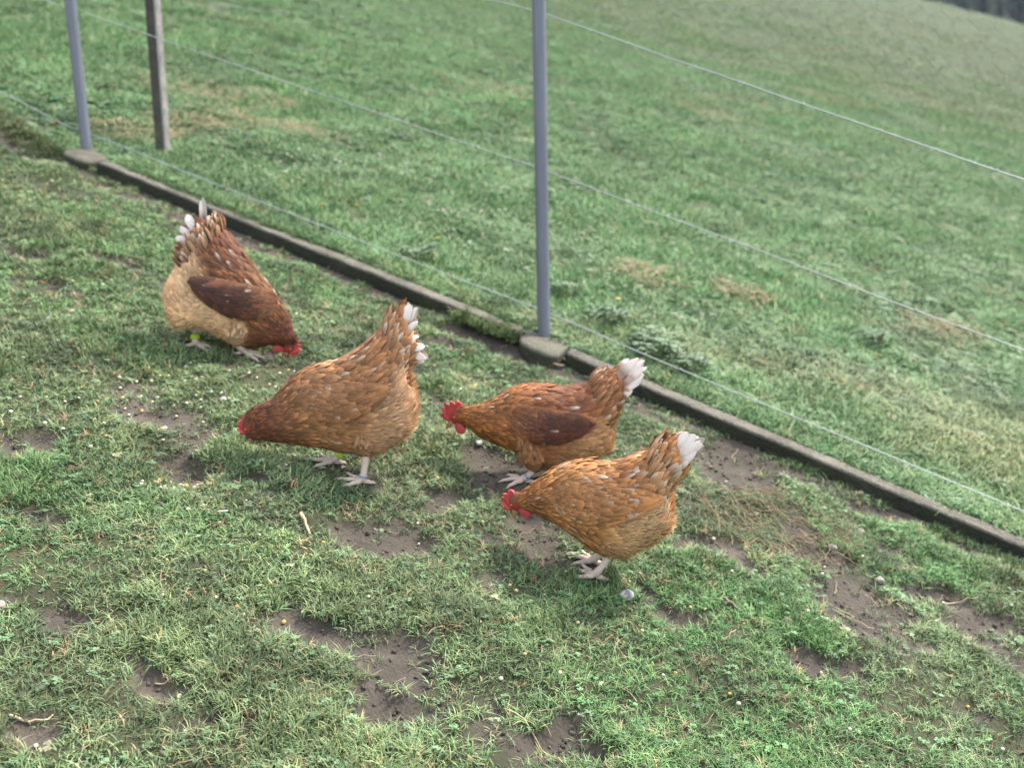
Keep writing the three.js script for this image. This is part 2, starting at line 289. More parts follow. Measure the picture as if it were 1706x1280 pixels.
// ---------- wire fence ----------
const fence = thing('wire_fence', 'wire netting fence on grey tubular steel posts along the kerb', 'fence');
const galv = std({ color: new THREE.Color().setRGB(0.165, 0.182, 0.225), metalness: 0.25, roughness: 0.5, map: noiseTex(128, (x, y) => { const v = 0.82 + 0.25 * (tileF(x, y, 6, 3) - 0.5); return [v, v, v]; }, 3) });
const wireMat = std({ color: new THREE.Color().setRGB(0.33, 0.36, 0.38), metalness: 0.5, roughness: 0.5 });
const nettingMat = std({ color: new THREE.Color().setRGB(0.09, 0.11, 0.11), metalness: 0.4, roughness: 0.6 });
const posts = [[0.13, -0.12], [2.012, -0.13]];
for (const [s, d] of posts) {
  const [x, z] = xzOf(s, d), y = plane(x, z);
  const g = new THREE.CylinderGeometry(0.0205, 0.0205, 1.9, 22, 12); g.translate(x, y + 0.95, z);
  const p = part('post', g, galv, fence);
  const c = new THREE.LatheGeometry([[0.0213, 0], [0.0213, 0.012], [0.018, 0.02], [0.008, 0.024], [0.0001, 0.025]].map((q) => new THREE.Vector2(...q)), 20); c.translate(x, y + 1.9, z); part('cap', c, galv, p);
}
const wirePt = (s, h, sag = 0) => { const [x, z] = xzOf(s, -0.098), span = s < 0.13 ? 0.5 : s < 2.012 ? (s - 0.13) / 1.882 : Math.min(1, (s - 2.012) / 2.1); if (s > 2.012) h -= 0.043 * Math.pow(h, 1.4) * (s - 2.012); return [x, plane(x, z) + h - sag * 4 * span * (1 - span), z]; };
[[0.1, 0.004, 0.0016], [0.545, 0.004, 0.0014], [1.0, 0.006, 0.0018]].forEach(([h, sag, r], k) => {
  const b = new Build(), pts = []; for (let s = -2.2; s <= 4.6; s += 0.05) pts.push(wirePt(s, h + 0.003 * fbm(s * 3, k, 2), sag));
  b.tube(pts, r, [1, 1, 1], 6);
  for (let s = -1; s < 4.5; s += 0.165) { const p = wirePt(s + rr(-0.03, 0.03), h, sag); b.blob(p, [0.003, 0.0035, 0.003], [1, 1, 1], 6); } // tie knots
  part('wire', b.geo(), wireMat, fence);
});
{ // hexagonal netting, twisted pairs drawn as single strands
  const b = new Build(), w = 0.062, hh = 0.072, rad = 0.00025;
  const P = (s, h) => { const p = wirePt(s, h); const k = 0.006 * fbm(s * 2.5, h * 2.5, 2); return [p[0] + N2[0] * (k + 0.004), p[1], p[2] + N2[1] * (k + 0.004)]; };
  const strand = (a, c) => { const d = norm(sub(c, a)), s1 = norm(cross(d, [0.2, 0.9, 0.4])), s2 = cross(d, s1), r = []; for (const p of [a, c]) for (let j = 0; j < 3; j++) { const t = j * 2.0944; r.push(b.v(add(p, add(mul(s1, rad * Math.cos(t)), mul(s2, rad * Math.sin(t)))))); } for (let j = 0; j < 3; j++) b.q(r[j], r[(j + 1) % 3], r[3 + (j + 1) % 3], r[3 + j]); };
  for (let j = 0; j < 32; j++) for (let s = -2.0; s < 4.4; s += w) {
    const o = (j % 2) * w / 2, h0 = 0.06 + j * hh * 0.62, a = P(s + o, h0), bq = P(s + o, h0 + hh * 0.34);
    strand(a, bq); strand(bq, P(s + o - w / 2, h0 + hh * 0.62)); strand(bq, P(s + o + w / 2, h0 + hh * 0.62));
  }
  const m = part('wire_netting', b.geo(), nettingMat, fence); m.userData.kind = 'stuff';
}

// ---------- wooden posts in the meadow ----------
function woodPost(name, x, z, w, dpt, hgt, turn, lean, cols, label) {
  const y = groundH(x, z, true) - 0.05, t = thing(name, label, 'post', [x, y, z], turn); t.rotation.z = lean[0]; t.rotation.x = lean[1];
  const b = new Build(), n = 40, c = 0.005, ring = [[w, -dpt + c], [w, dpt - c], [w - c, dpt], [-w + c, dpt], [-w, dpt - c], [-w, -dpt + c], [-w + c, -dpt], [w - c, -dpt]];
  for (let j = 0; j < 8; j++) { // face by face: sunlit side painted pale, shaded sides painted dark
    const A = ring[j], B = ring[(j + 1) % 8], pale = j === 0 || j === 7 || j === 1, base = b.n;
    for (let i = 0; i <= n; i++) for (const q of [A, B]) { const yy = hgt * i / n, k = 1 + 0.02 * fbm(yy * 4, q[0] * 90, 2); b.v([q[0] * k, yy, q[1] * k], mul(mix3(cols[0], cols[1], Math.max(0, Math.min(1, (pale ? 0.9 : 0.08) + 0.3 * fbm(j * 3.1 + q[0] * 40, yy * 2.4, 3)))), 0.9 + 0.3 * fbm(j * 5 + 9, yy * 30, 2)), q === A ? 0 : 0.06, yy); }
    for (let i = 0; i < n; i++) b.q(base + i * 2, base + i * 2 + 1, base + i * 2 + 3, base + i * 2 + 2);
  }
  { const base = b.n; ring.forEach(([a, e]) => b.v([a, hgt, e], cols[1], a, e)); for (let j = 1; j < 7; j++) b.t(base, base + j, base + j + 1); }
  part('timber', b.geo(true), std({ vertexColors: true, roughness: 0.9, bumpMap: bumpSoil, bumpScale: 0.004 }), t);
  return t;
}
{
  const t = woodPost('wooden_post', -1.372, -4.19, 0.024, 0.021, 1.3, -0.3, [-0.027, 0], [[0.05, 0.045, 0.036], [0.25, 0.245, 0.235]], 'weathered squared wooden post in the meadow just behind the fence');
  const b = new Build(); for (let k = 0; k < 5; k++) { const y = 0.2 + k * 0.2; b.tube([[0.026, y, 0.01], [0.029, y + 0.012, 0.006], [0.027, y + 0.024, 0.002]], 0.0016, [1, 1, 1], 5); }
  part('staple', b.geo(), wireMat, t).userData.kind = 'stuff';
}
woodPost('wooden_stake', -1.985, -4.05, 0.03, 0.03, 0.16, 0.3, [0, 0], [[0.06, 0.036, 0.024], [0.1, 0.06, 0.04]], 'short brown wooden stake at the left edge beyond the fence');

// ---------- building a hen ----------
const featherMat = std({ vertexColors: true, roughness: 0.75 });
const skinRed = new THREE.MeshPhysicalMaterial({ color: new THREE.Color().setRGB(0.36, 0.036, 0.04), roughness: 0.55, side: THREE.DoubleSide, sheen: 0.3, bumpMap: bumpSoil, bumpScale: 0.003 });
const hornMat = std({ color: new THREE.Color().setRGB(0.27, 0.16, 0.08), roughness: 0.5 });
const eyeMat = std({ color: new THREE.Color().setRGB(0.25, 0.09, 0.02), roughness: 0.15 });
const bandMats = { yellow: std({ color: new THREE.Color().setRGB(0.36, 0.56, 0.04), roughness: 0.4 }), blue: std({ color: new THREE.Color().setRGB(0.1, 0.22, 0.42), roughness: 0.4 }) };
const LEG = [0.54, 0.45, 0.38], CREAM = [0.62, 0.52, 0.42], WHITE = [0.66, 0.6, 0.55];
const cat = (a, u) => { const n = a.length - 1, i = Math.min(n - 1, Math.max(0, Math.floor(u))), t = u - i, g = (k) => a[Math.max(0, Math.min(n, k))]; const p0 = g(i - 1), p1 = g(i), p2 = g(i + 1), p3 = g(i + 2);
  const f = (a0, a1, a2, a3) => 0.5 * (2 * a1 + (a2 - a0) * t + (2 * a0 - 5 * a1 + 4 * a2 - a3) * t * t + (3 * a1 - a0 - 3 * a2 + a3) * t * t * t);
  return Array.isArray(p1) ? p1.map((_, k) => f(p0[k], p1[k], p2[k], p3[k])) : f(p0, p1, p2, p3); };
const WIDTH = [0.014, 0.02, 0.027, 0.036, 0.048, 0.06, 0.069, 0.074, 0.075, 0.071, 0.062, 0.047, 0.036, 0.023];
function feather(b, root, dir, nrm, len, wid, c0, c1, curl = 0.1, tipRound = 0.62) {
  const side = norm(cross(dir, nrm)), nn = cross(side, dir), st = [[0, 0.3, 0], [0.35, 0.95, 0.06], [0.75, tipRound + 0.25, 0.02], [0.94, tipRound * 0.62, -0.05], [1, 0, -0.08]], idx = [];
  for (const [t, w, lift] of st) {
    const c = add(root, add(mul(dir, len * t), mul(nn, len * (lift * 0.6 - curl * t * t)))), col = mix3(c0, c1, sm(0.35, 1, t));
    if (!w) { idx.push([b.v(c, c1)]); continue; }
    const e = mul(side, w * wid), dn = mul(nn, -0.22 * w * wid);
    idx.push([b.v(add(c, add(e, dn)), mix3(col, c1, 0.45)), b.v(c, col), b.v(add(c, add(mul(e, -1), dn)), mix3(col, c1, 0.45))]);
  }
  for (let k = 0; k + 1 < idx.length; k++) { const p = idx[k], q = idx[k + 1]; if (q.length === 1) { b.t(p[0], p[1], q[0]); b.t(p[1], p[2], q[0]); } else { b.q(p[0], p[1], q[1], q[0]); b.q(p[1], p[2], q[2], q[1]); } }
}
function makeHen(h, num) {
  seed = 777 + num * 991;
  const R = thing('hen', h.label, 'hen', h.root, h.turn * RAD, 'hens pecking in the pen');
  const mm = (a) => a.map((q) => mul([q[0], q[1], 0], 0.001)), T = mm(h.T), B = mm(h.B), near = h.near;
  const local = (x, z) => { const [wx, wz] = hensXZ(h, x, z); return groundH(wx, wz, false) - h.root[1]; };
  const surf = (u, a, out = -0.006) => {
    const t = cat(T, u), q = cat(B, u), w = Math.max(0.006, cat(WIDTH, u) + out), m = mul(add(t, q), 0.5), ax = mul(sub(t, q), 0.5), hl = Math.hypot(...ax), k = Math.max(0.2, (hl + out) / hl);
    const ca = Math.cos(a), sa = Math.sin(a), e = 0.88; // slightly full flanks, narrower back
    const full = Math.sign(sa) * Math.pow(Math.abs(sa), e) * (1 - 0.1 * Math.max(0, ca));
    return add(m, add(mul(ax, k * ca), [0, 0, w * full]));
  };
  const frame = (u, a) => { const p = surf(u, a), du = sub(surf(Math.min(13, u + 0.06), a), surf(Math.max(0, u - 0.06), a)), da = sub(surf(u, a + 0.05), surf(u, a - 0.05)); let n = norm(cross(da, du)); const m = mul(add(cat(T, u), cat(B, u)), 0.5); if (dot(n, sub(p, m)) < 0) n = mul(n, -1); return { p, d: norm(du), n }; };
  const fluffAt = (u, a) => sm(h.fl ?? 5.8, (h.fl ?? 5.8) + (h.fw ?? 3.2), u + 1.3 * (sm(0.3, 1, -Math.cos(a)) - 0.5)) * sm(-0.3, 0.25, -Math.cos(a)) * (1 - sm(10.8, 11.7, u));
  const colourAt = (u, a, p) => {
    const ca = Math.cos(a), n = fbm(p[0] * 22 + num * 9, p[1] * 22 + p[2] * 9, 3);
    let c = mix3(h.neck, h.mid, sm(2.2, 5.2, u));
    c = mix3(c, h.dark, sm(0, 0.8, ca) * sm(5, 8, u) * 0.75);
    c = mix3(c, h.buff, fluffAt(u, a));
    c = mix3(c, mul(h.mid, 1.15), sm(11.3, 12.5, u) * 0.5);
    return mul(c, 1.14 + 0.3 * n);
  };
  // --- body: trunk, neck, head, thighs, shanks and toes in one mesh
  const b = new Build(), NU = 66, NA = 36;
  for (let i = 0; i <= NU; i++) for (let j = 0; j <= NA; j++) { const u = 13 * i / NU, a = 2 * Math.PI * j / NA, p = surf(u, a); b.v(p, colourAt(u, a, p)); }
  for (let i = 0; i < NU; i++) for (let j = 0; j < NA; j++) { const k = i * (NA + 1) + j; b.q(k, k + 1, k + NA + 2, k + NA + 1); }
  for (const i of [0, NU]) { const c = b.v(mul(add(cat(T, i ? 13 : 0), cat(B, i ? 13 : 0)), 0.5), h.neck); for (let j = 0; j < NA; j++) b.t(i * (NA + 1) + j, i * (NA + 1) + j + 1, c); }
  // head
  const hc = [h.head[0] / 1000, h.head[1] / 1000, 0], hd = norm([(h.head[2] - h.head[0]) / 1000, (h.head[3] - h.head[1]) / 1000, 0]), hu = [-hd[1], hd[0], 0];
  const HP = (f, u, z) => add(hc, add(mul(hd, f), add(mul(hu, u), [0, 0, z])));
  const b0 = b.n; b.blob([0, 0, 0], [1, 1, 1], [1, 1, 1], 16);
  for (let k = b0; k < b.n; k++) {
    const d = [b.p[k * 3], b.p[k * 3 + 1], b.p[k * 3 + 2]], taper = 1 - 0.3 * Math.max(0, d[0]), p = HP(d[0] * 0.024, d[1] * 0.017 * taper, d[2] * 0.0145 * taper);
    b.p[k * 3] = p[0]; b.p[k * 3 + 1] = p[1]; b.p[k * 3 + 2] = p[2];
    const red = sm(-0.25, 0.1, d[0]) * sm(-0.2, 0.1, 0.75 - d[1]); const c = mix3(h.neck, [0.26, 0.026, 0.022], red); b.c[k * 3] = c[0]; b.c[k * 3 + 1] = c[1]; b.c[k * 3 + 2] = c[2];
  }
  // legs
  const thighs = [];
  h.legs.forEach(([sx, sy, sz], k) => {
    const [fx, fz] = h.feet[k].map((v) => v / 1000), hock = [sx / 1000, sy / 1000, sz / 1000], fy = local(fx, fz), foot = [fx, fy + 0.012, fz];
    const kneeUp = [hock[0] + 0.012, hock[1] + 0.075, hock[2] * 0.95], th = [kneeUp, lerp3(kneeUp, hock, 0.5), lerp3(kneeUp, hock, 0.9), add(hock, [0, -0.004, 0])];
    b.tube(th, [0.036, 0.033, 0.02, 0.008], mix3(h.mid, h.buff, h.thigh), 14); thighs.push([kneeUp, hock]);
    b.tube([add(hock, [0, 0.012, 0]), lerp3(hock, foot, 0.3), lerp3(hock, foot, 0.7), foot], [0.0085, 0.0075, 0.007, 0.0095], LEG, 10);
    for (const [ang, len] of [[0, 0.062], [0.62, 0.052], [-0.62, 0.052], [2.75, 0.03]]) {
      const pts = [], rad = []; for (let m = 0; m <= 5; m++) { const r = len * m / 5, x = fx + Math.cos(ang) * r, z = fz + Math.sin(ang) * r, y = local(x, z) + 0.006 * (1 - m / 6) + (m === 0 ? 0.007 : 0) + (m === 2 || m === 4 ? 0.0015 : 0); pts.push([x, y + 0.002, z]); rad.push([0.0078, 0.0056, 0.0055, 0.0047, 0.0038, 0.001][m]); }
      b.tube(pts, rad, (t) => t > 0.85 ? [0.3, 0.22, 0.16] : mul(LEG, 0.95 + 0.1 * Math.sin(t * 30)), 8);
    }
  });
  part('body', b.geo(), featherMat, R);
  h.bands.forEach(([k, t, col]) => {
    const [fx, fz] = h.feet[k].map((v) => v / 1000), hock = mul(h.legs[k], 0.001), foot = [fx, local(fx, fz) + 0.012, fz], p = lerp3(hock, foot, t), d = norm(sub(foot, hock));
    const g = new THREE.TorusGeometry(0.0095, col === 'yellow' ? 0.003 : 0.0016, 8, 18); if (col === 'yellow') g.scale(1, 1, 2.6);
    g.applyQuaternion(new THREE.Quaternion().setFromUnitVectors(new THREE.Vector3(0, 0, 1), new THREE.Vector3(...d))); g.translate(...p);
    part('leg_band', g, bandMats[col], R).userData.label = col === 'yellow' ? 'bright yellow green leg band' : 'thin blue leg ring';
  });
  // --- comb, wattles, beak, eyes
  {
    const s = new THREE.Shape(), out = [[-0.02, 0.008], [-0.026, 0.02], [-0.022, 0.031], [-0.014, 0.027], [-0.011, 0.041], [-0.002, 0.033], [0.003, 0.046], [0.01, 0.034], [0.017, 0.041], [0.02, 0.028], [0.028, 0.03], [0.028, 0.016], [0.024, 0.006]];
    s.moveTo(...out[0]); s.splineThru(out.slice(1).map((q) => new THREE.Vector2(...q))); s.lineTo(-0.02, 0.008);
    const g = new THREE.ExtrudeGeometry(s, { depth: 0.003, bevelEnabled: true, bevelThickness: 0.0016, bevelSize: 0.0014, bevelSegments: 2, curveSegments: 40 }), ps = g.attributes.position;
    for (let k = 0; k < ps.count; k++) { const x = ps.getX(k), y = ps.getY(k), z = ps.getZ(k) - 0.0015, hgt = Math.max(0, y - 0.01), p = HP(x * (0.4 + 0.6 * h.comb), 0.006 + (y - 0.006) * h.comb, z * (1.5 - hgt * 12) + 0.1 * hgt * near * h.turn / 180 + 0.003 * Math.sin(x * 200) * hgt * 30); ps.setXYZ(k, ...p); }
    g.computeVertexNormals(); part('comb', g, skinRed, R);
    for (const sd of [1, -1]) {
      const w = new Build(); w.blob([0, 0, 0], [1, 1, 1], [1, 1, 1], 12); for (let k = 0; k < w.n; k++) { const d = w.p.slice(k * 3, k * 3 + 3), p = HP(0.012 + d[0] * 0.011 * (1 - 0.25 * d[1]), -0.024 + d[1] * 0.016, sd * 0.007 + d[2] * 0.0035 - sd * 0.002 * d[1]); w.p.splice(k * 3, 3, ...p); } part('wattle', w.geo(), skinRed, R);
      const e = new THREE.SphereGeometry(0.0034, 12, 10); e.translate(...HP(0.006, 0.006, sd * 0.0125)); part('eye', e, eyeMat, R);
      const l = new Build(); l.blob(HP(-0.008, -0.009, sd * 0.0125), [0.006, 0.006, 0.003], [1, 1, 1], 10); part('ear_lobe', l.geo(), skinRed, R);
    }
    const k = new Build(), pts = [], rad = []; for (let m = 0; m <= 6; m++) { const t = m / 6; pts.push(HP(0.018 + 0.024 * t, -0.002 - 0.006 * t * t, 0)); rad.push(0.0075 * Math.pow(1 - t, 0.7) + 0.0008); } k.tube(pts, rad, [1, 1, 1], 10); part('beak', k.geo(), hornMat, R);
  }
  // --- coat of feathers
  const f = new Build(); let total = 0;
  for (let u = 0.5; u < 12.9;) {
    const t = cat(T, u), q = cat(B, u), per = Math.PI * (Math.hypot(...sub(t, q)) / 2 + cat(WIDTH, u)) , small = lerp(0.6, 1, sm(1, 5, u)), gap = 0.0072 * small, n = Math.max(8, Math.round(per / gap));
    for (let j = 0; j < n; j++) {
      const a = 2 * Math.PI * (j + rr(-0.35, 0.35) + (total % 2) * 0.5) / n, uu = Math.max(0.4, Math.min(12.9, u + rr(-0.12, 0.12))), { p, d, n: nn } = frame(uu, a), fl = fluffAt(uu, a), c = mul(colourAt(uu, a, p), rr(0.82, 1.18));
      const hackle = 1 - sm(3, 5.5, uu), len = lerp(lerp(0.034, 0.03, hackle), 0.027, fl) * small * rr(0.8, 1.25), wid = lerp(lerp(0.0056, 0.0032, hackle), 0.0036, fl) * small;
      const droop = fl * sm(-0.2, 0.6, -Math.cos(a)); let dir = norm(add(d, add(mul(nn, lerp(0.13, 0.2, fl) + rr(-0.05, 0.09)), [rr(-0.1, 0.1), rr(-0.1, 0.1) - 0.12 * droop, rr(-0.12, 0.12)])));
      const speck = rnd() < h.pale * sm(2.5, 5, uu) * (0.4 + sm(-0.3, 0.6, Math.cos(a))), tone = lerp(rr(0.6, 1.4), 1, fl * 0.6), base = mul(c, tone * lerp(0.8, 1, fl)), edge = speck ? mix3(c, CREAM, rr(0.4, 0.9)) : mul(c, lerp(h.edge, 1.2, fl) * rr(0.8, 1.15) * (hackle > 0.4 ? rr(0.6, 2.2) : rr(0.75, 1.4)));
      feather(f, add(p, mul(nn, -0.0008)), dir, nn, len, speck ? wid * 0.75 : wid, mul(base, 0.9), edge, lerp(0.1, -0.02, fl) );
      if (fl > 0.4) for (let k = 0; k < 2; k++) { const jx = [rr(-0.3, 0.3), rr(-0.35, 0.15), rr(-0.3, 0.3)]; feather(f, add(p, mul(nn, -0.004)), norm(add(add(dir, mul(nn, 0.2)), jx)), nn, len * rr(0.8, 1.15), 0.002, c, mul(c, 1.3), 0); }
    }
    total++; u += 0.0088 * small / (Math.hypot(...sub(mul(add(cat(T, Math.min(13, u + 0.3)), cat(B, Math.min(13, u + 0.3))), 0.5), mul(add(t, q), 0.5))) / 0.3 + 0.012);
  }
  for (const [k0, k1] of thighs) for (let k = 0; k < 300; k++) {
    const t = rr(-0.35, 0.6), a = rnd() * 6.283, r = t < 0.5 ? 0.035 : lerp(0.035, 0.013, (t - 0.5) * 2), n = [Math.cos(a), 0.1, Math.sin(a)], p = add(lerp3(k0, k1, t), mul(n, r)), c = mul(mix3(h.mid, h.buff, Math.max(0, Math.min(1, h.thigh + rr(-0.25, 0.25)))), rr(0.7, 1.25));
    feather(f, p, norm(add([-0.12, -0.85, 0], mul(n, 0.25))), n, 0.02 * lerp(1, 0.5, t), 0.004, c, mul(c, 1.2), 0.1);
  }
  part('plumage', f.geo(), featherMat, R).userData.kind = 'stuff';
  // --- wings: a shell of layered coverts ending in long flight feathers
  const grid = []; for (let u = 2.5; u <= 12; u += 0.12) for (let a = 0.25; a < 2.6; a += 0.06) grid.push(surf(u, a, 0));
  const zAt = (x, y) => { let best = 0, wsum = 0; for (const g of grid) { const d = (g[0] - x) ** 2 + (g[1] - y) ** 2; const w = 1 / (d * d + 1e-9); wsum += w; best += w * g[2]; } return best / wsum; };
  const [S, E] = h.wing.slice(0, 2).map((q) => mul([q[0], q[1], 0], 0.001)), up = h.wing[2] / 1000, dn = h.wing[3] / 1000, ax = sub(E, S), L = Math.hypot(...ax), ad = mul(ax, 1 / L), an = [-ad[1], ad[0], 0], ups = an[1] > 0 ? an : mul(an, -1);
  for (const sd of [1, -1]) {
    const w = new Build(), wp = (t, v) => { // t from shoulder to tip, v from lower (-1) to upper edge (1)
      const prof = Math.pow(Math.max(0, Math.sin(Math.PI * Math.min(1, 0.03 + 0.97 * Math.pow(t, 0.72)))), 0.62), q = add(add(S, mul(ax, t)), mul(ups, v * prof * (v > 0 ? up : dn) - 0.014 * Math.sin(Math.PI * t)));
      const z = zAt(q[0], q[1]) + 0.008 * Math.sqrt(Math.max(0, 1 - v * v * 0.97)) * sm(0, 0.35, t) - 0.001; return [q[0], q[1], sd * z]; };
    const nt = 24, nv = 12; for (let i = 0; i <= nt; i++) for (let j = 0; j <= nv; j++) w.v(wp(i / nt * 0.96 + 0.02, j / nv * 2 - 1), mul(mix3(h.mid, h.wingC, sm(0.05, 0.35, i / nt) * (1 - 0.7 * sm(0.4, 0.95, j / nv * 2 - 1))), 0.95 + 0.25 * fbm(i * 0.4, j * 0.5, 2)));
    for (let i = 0; i < nt; i++) for (let j = 0; j < nv; j++) w.q(i * 13 + j, i * 13 + j + 1, (i + 1) * 13 + j + 1, (i + 1) * 13 + j);
    const rows = [[0.0, 0.55, 0.028, 0.006, 300], [0.35, 0.72, 0.042, 0.007, 110]];
    for (const [t0, t1, len, wid, n] of [[0.42, 0.66, 0.085, 0.009, 16], [0.35, 0.6, 0.06, 0.01, 22], ...rows.reverse()]) for (let k = 0; k < n; k++) {
      const long = len > 0.05, v = long ? -0.9 + 1.75 * (k + 0.5) / n : rr(-0.95, 0.95), t = long ? lerp(t0, t1, 0.5 + 0.45 * Math.sin(k * 2.4)) : rr(t0, t1), p = wp(t, v), q = wp(Math.min(1, t + 0.05), v * 0.96), d = norm(sub(q, p)), nn = [ups[0] * 0.3 * v, 0.25 * v + 0.1, sd];
      const c = mul(mix3(mix3(h.mid, h.dark, 0.4), h.wingC, sm(0.02, 0.32, t + rr(-0.08, 0.08)) * (1 - 0.8 * sm(0.35, 0.95, v + rr(-0.15, 0.15)))), rr(0.6, 1.4)), speck = rnd() < h.pale * 1.1, near1 = Math.min(len, L * (1.02 - t));
      feather(w, add(p, mul(norm(nn), 0.002 + (long ? 0 : 0.002))), norm(add(d, mul(norm(nn), long ? 0.03 : 0.1))), norm(nn), near1 * rr(0.9, 1.08), wid, mul(c, 0.85), speck ? mix3(c, CREAM, 0.6) : mul(c, h.edge * rr(0.9, 1.15)), 0.06, 0.7);
    }
    part('wing', w.geo(), featherMat, R);
  }
  // --- tail: fan of long feathers with white tips
  const tl = part('tail', tailGeo(h, T, B), featherMat, R);
  tl.userData.label = 'raised tail with white tipped feathers';
  return R;
}
const lerp3 = (a, b, t) => [lerp(a[0], b[0], t), lerp(a[1], b[1], t), lerp(a[2], b[2], t)];
function tailGeo(h, T, B) {
  const w = new Build(), base = mul(add(cat(T, 12), cat(B, 12)), 0.5), up = norm(sub(cat(T, 12.5), cat(B, 12.5)));
  h.tips.forEach((q, k) => {
    const tip = [q[0] / 1000, q[1] / 1000, 0], t = k / (h.tips.length - 1);
    for (const sd of [-1, -0.6, -0.2, 0.2, 0.6, 1]) {
      if (k === 0 && Math.abs(sd) > 0.5) continue;
      const root = add(add(base, mul(up, lerp(0.022, -0.022, t))), [0, 0, 0.012 * sd]), end = add(tip, [rr(-0.006, 0.006), rr(-0.008, 0.004), sd * lerp(0.008, 0.02, t) + rr(-0.003, 0.003)]);
      const d = sub(end, root), len = Math.hypot(...d), dir = mul(d, 1 / len), nn = norm(add([0, 0, sd || 0.3], mul(up, 0.35))), ws = h.white + rr(-0.1, 0.14) + (rnd() < 0.1 ? 0.3 : 0), wk = rr(0.7, 1.15), c = mul(mix3(h.mid, h.buff, 0.25 * rnd()), rr(0.75, 1.2)), side = norm(cross(dir, nn)), n2 = cross(side, dir), idx = [];
      for (let m = 0; m <= 8; m++) { const s = m / 8, wd = 0.0105 * wk * Math.pow(Math.sin(Math.PI * Math.min(0.985, 0.12 + 0.8 * s)), 0.55) * (m === 8 ? 0.45 : 1), white = 0.92 * sm(ws - 0.15, ws + 0.3, s + 0.1 * vnoise(k * 3 + sd, m)), col = mix3(c, WHITE, white), cc = add(root, add(mul(dir, len * s), mul(n2, 0.006 * Math.sin(Math.PI * s))));
        idx.push([w.v(add(cc, add(mul(side, wd), mul(n2, -0.002))), mul(col, 0.95)), w.v(cc, col), w.v(sub(cc, add(mul(side, wd), mul(n2, 0.002))), mul(col, 0.95))]); }
      for (let m = 0; m < 8; m++) { w.q(idx[m][0], idx[m][1], idx[m + 1][1], idx[m + 1][0]); w.q(idx[m][1], idx[m][2], idx[m + 1][2], idx[m + 1][1]); }
    }
  });
  // soft coverts at the root of the tail
  for (let k = 0; k < 240; k++) {
    const u = rr(10.3, 11.7), a = rr(-2.2, 2.2), t = cat(T, u), q = cat(B, u), m = mul(add(t, q), 0.5), axv = mul(sub(t, q), 0.5), p = add(m, add(mul(axv, Math.cos(a)), [0, 0, cat(WIDTH, u) * Math.sin(a)])), ti = h.tips[Math.min(h.tips.length - 1, Math.floor(((1 - Math.cos(a)) / 2 * 0.9 + 0.1 * rnd()) * h.tips.length))], end = mul([ti[0], ti[1], 0], 0.001);
    const n = norm(sub(p, m)), c = mul(mix3(h.mid, h.buff, 0.3 * rnd()), rr(0.75, 1.1)), s = rnd() < 0.12;
    feather(w, p, norm(add(norm(sub(end, m)), add(mul(n, 0.0), [0, 0, rr(-0.12, 0.12)]))), mul(n, 1), rr(0.026, 0.04), 0.0056, mul(c, 0.85), s || (h.white < 0.36 && u > 11.2 && rnd() < 0.35) ? mix3(c, CREAM, 0.7) : mul(c, h.edge * rr(0.8, 1.1)), 0.16);
  }
  return w.geo();
}
HENS.forEach(makeHen);

// ---------- grass ----------
seed = 4242;
function blade(b, x, z, len, wid, az, bend, col) { // one curved blade, folded along its middle
  const dx = Math.cos(az), dz = Math.sin(az), sx = -dz, sz = dx, N = 3, ids = [];
  for (let k = 0; k <= N; k++) { const t = k / N, r = len * bend * t * t, y = len * t * (1 - 0.45 * bend * t), w = wid * (1 - t * t) , p = [x + dx * r, y, z + dz * r];
    ids.push(k === N ? [b.v(p, col)] : [b.v([p[0] + sx * w, p[1], p[2] + sz * w], col), b.v([p[0] - sx * w, p[1], p[2] - sz * w], col)]); }
  for (let k = 0; k < N; k++) ids[k + 1].length === 1 ? b.t(ids[k][0], ids[k][1], ids[k + 1][0]) : b.q(ids[k][0], ids[k][1], ids[k + 1][1], ids[k + 1][0]);
}
function tuft(n, rad, len, wid, bend, dry = 0.08) {
  const b = new Build(); for (let k = 0; k < n; k++) { const r = rad * Math.sqrt(rnd()), a = rnd() * 6.283, v = rr(0.75, 1.2), col = rnd() < dry ? [v * 2.0, v * 1.4, v * 1.3] : [v * rr(0.85, 1.2), v, v * rr(0.8, 1.1)]; blade(b, r * Math.cos(a), r * Math.sin(a), len * rr(0.55, 1.25), wid * rr(0.7, 1.2), rnd() * 6.283, bend * rr(0.4, 1.3), col); } return b.geo();
}
function herb(n, rad, size) { // low clover-like leaves on short stalks
  const b = new Build(); for (let k = 0; k < n; k++) { const r = rad * Math.sqrt(rnd()), a = rnd() * 6.283, y = rr(0.006, 0.02), v = rr(0.8, 1.25), c = [v * 0.9, v, v * 1.05], x = r * Math.cos(a), z = r * Math.sin(a);
    for (let m = 0; m < 3; m++) { const q = a + m * 2.094, s = size * rr(0.7, 1.2), d = [Math.cos(q), rr(0.05, 0.5), Math.sin(q)], w = [-Math.sin(q) * 0.5, 0, Math.cos(q) * 0.5], o = b.v([x, y, z], c), l = b.v([x + (d[0] * 0.6 + w[0]) * s, y + d[1] * 0.6 * s, z + (d[2] * 0.6 + w[2]) * s], c), t = b.v([x + d[0] * s, y + d[1] * s * 0.8, z + d[2] * s], c), e = b.v([x + (d[0] * 0.6 - w[0]) * s, y + d[1] * 0.6 * s, z + (d[2] * 0.6 - w[2]) * s], c); b.q(o, l, t, e); } }
  return b.geo();
}
const grassMat = std({ vertexColors: true, roughness: 0.6 });
const leanUp = new THREE.Vector3(GX * -0.5, 1, GZ * -0.5).normalize();
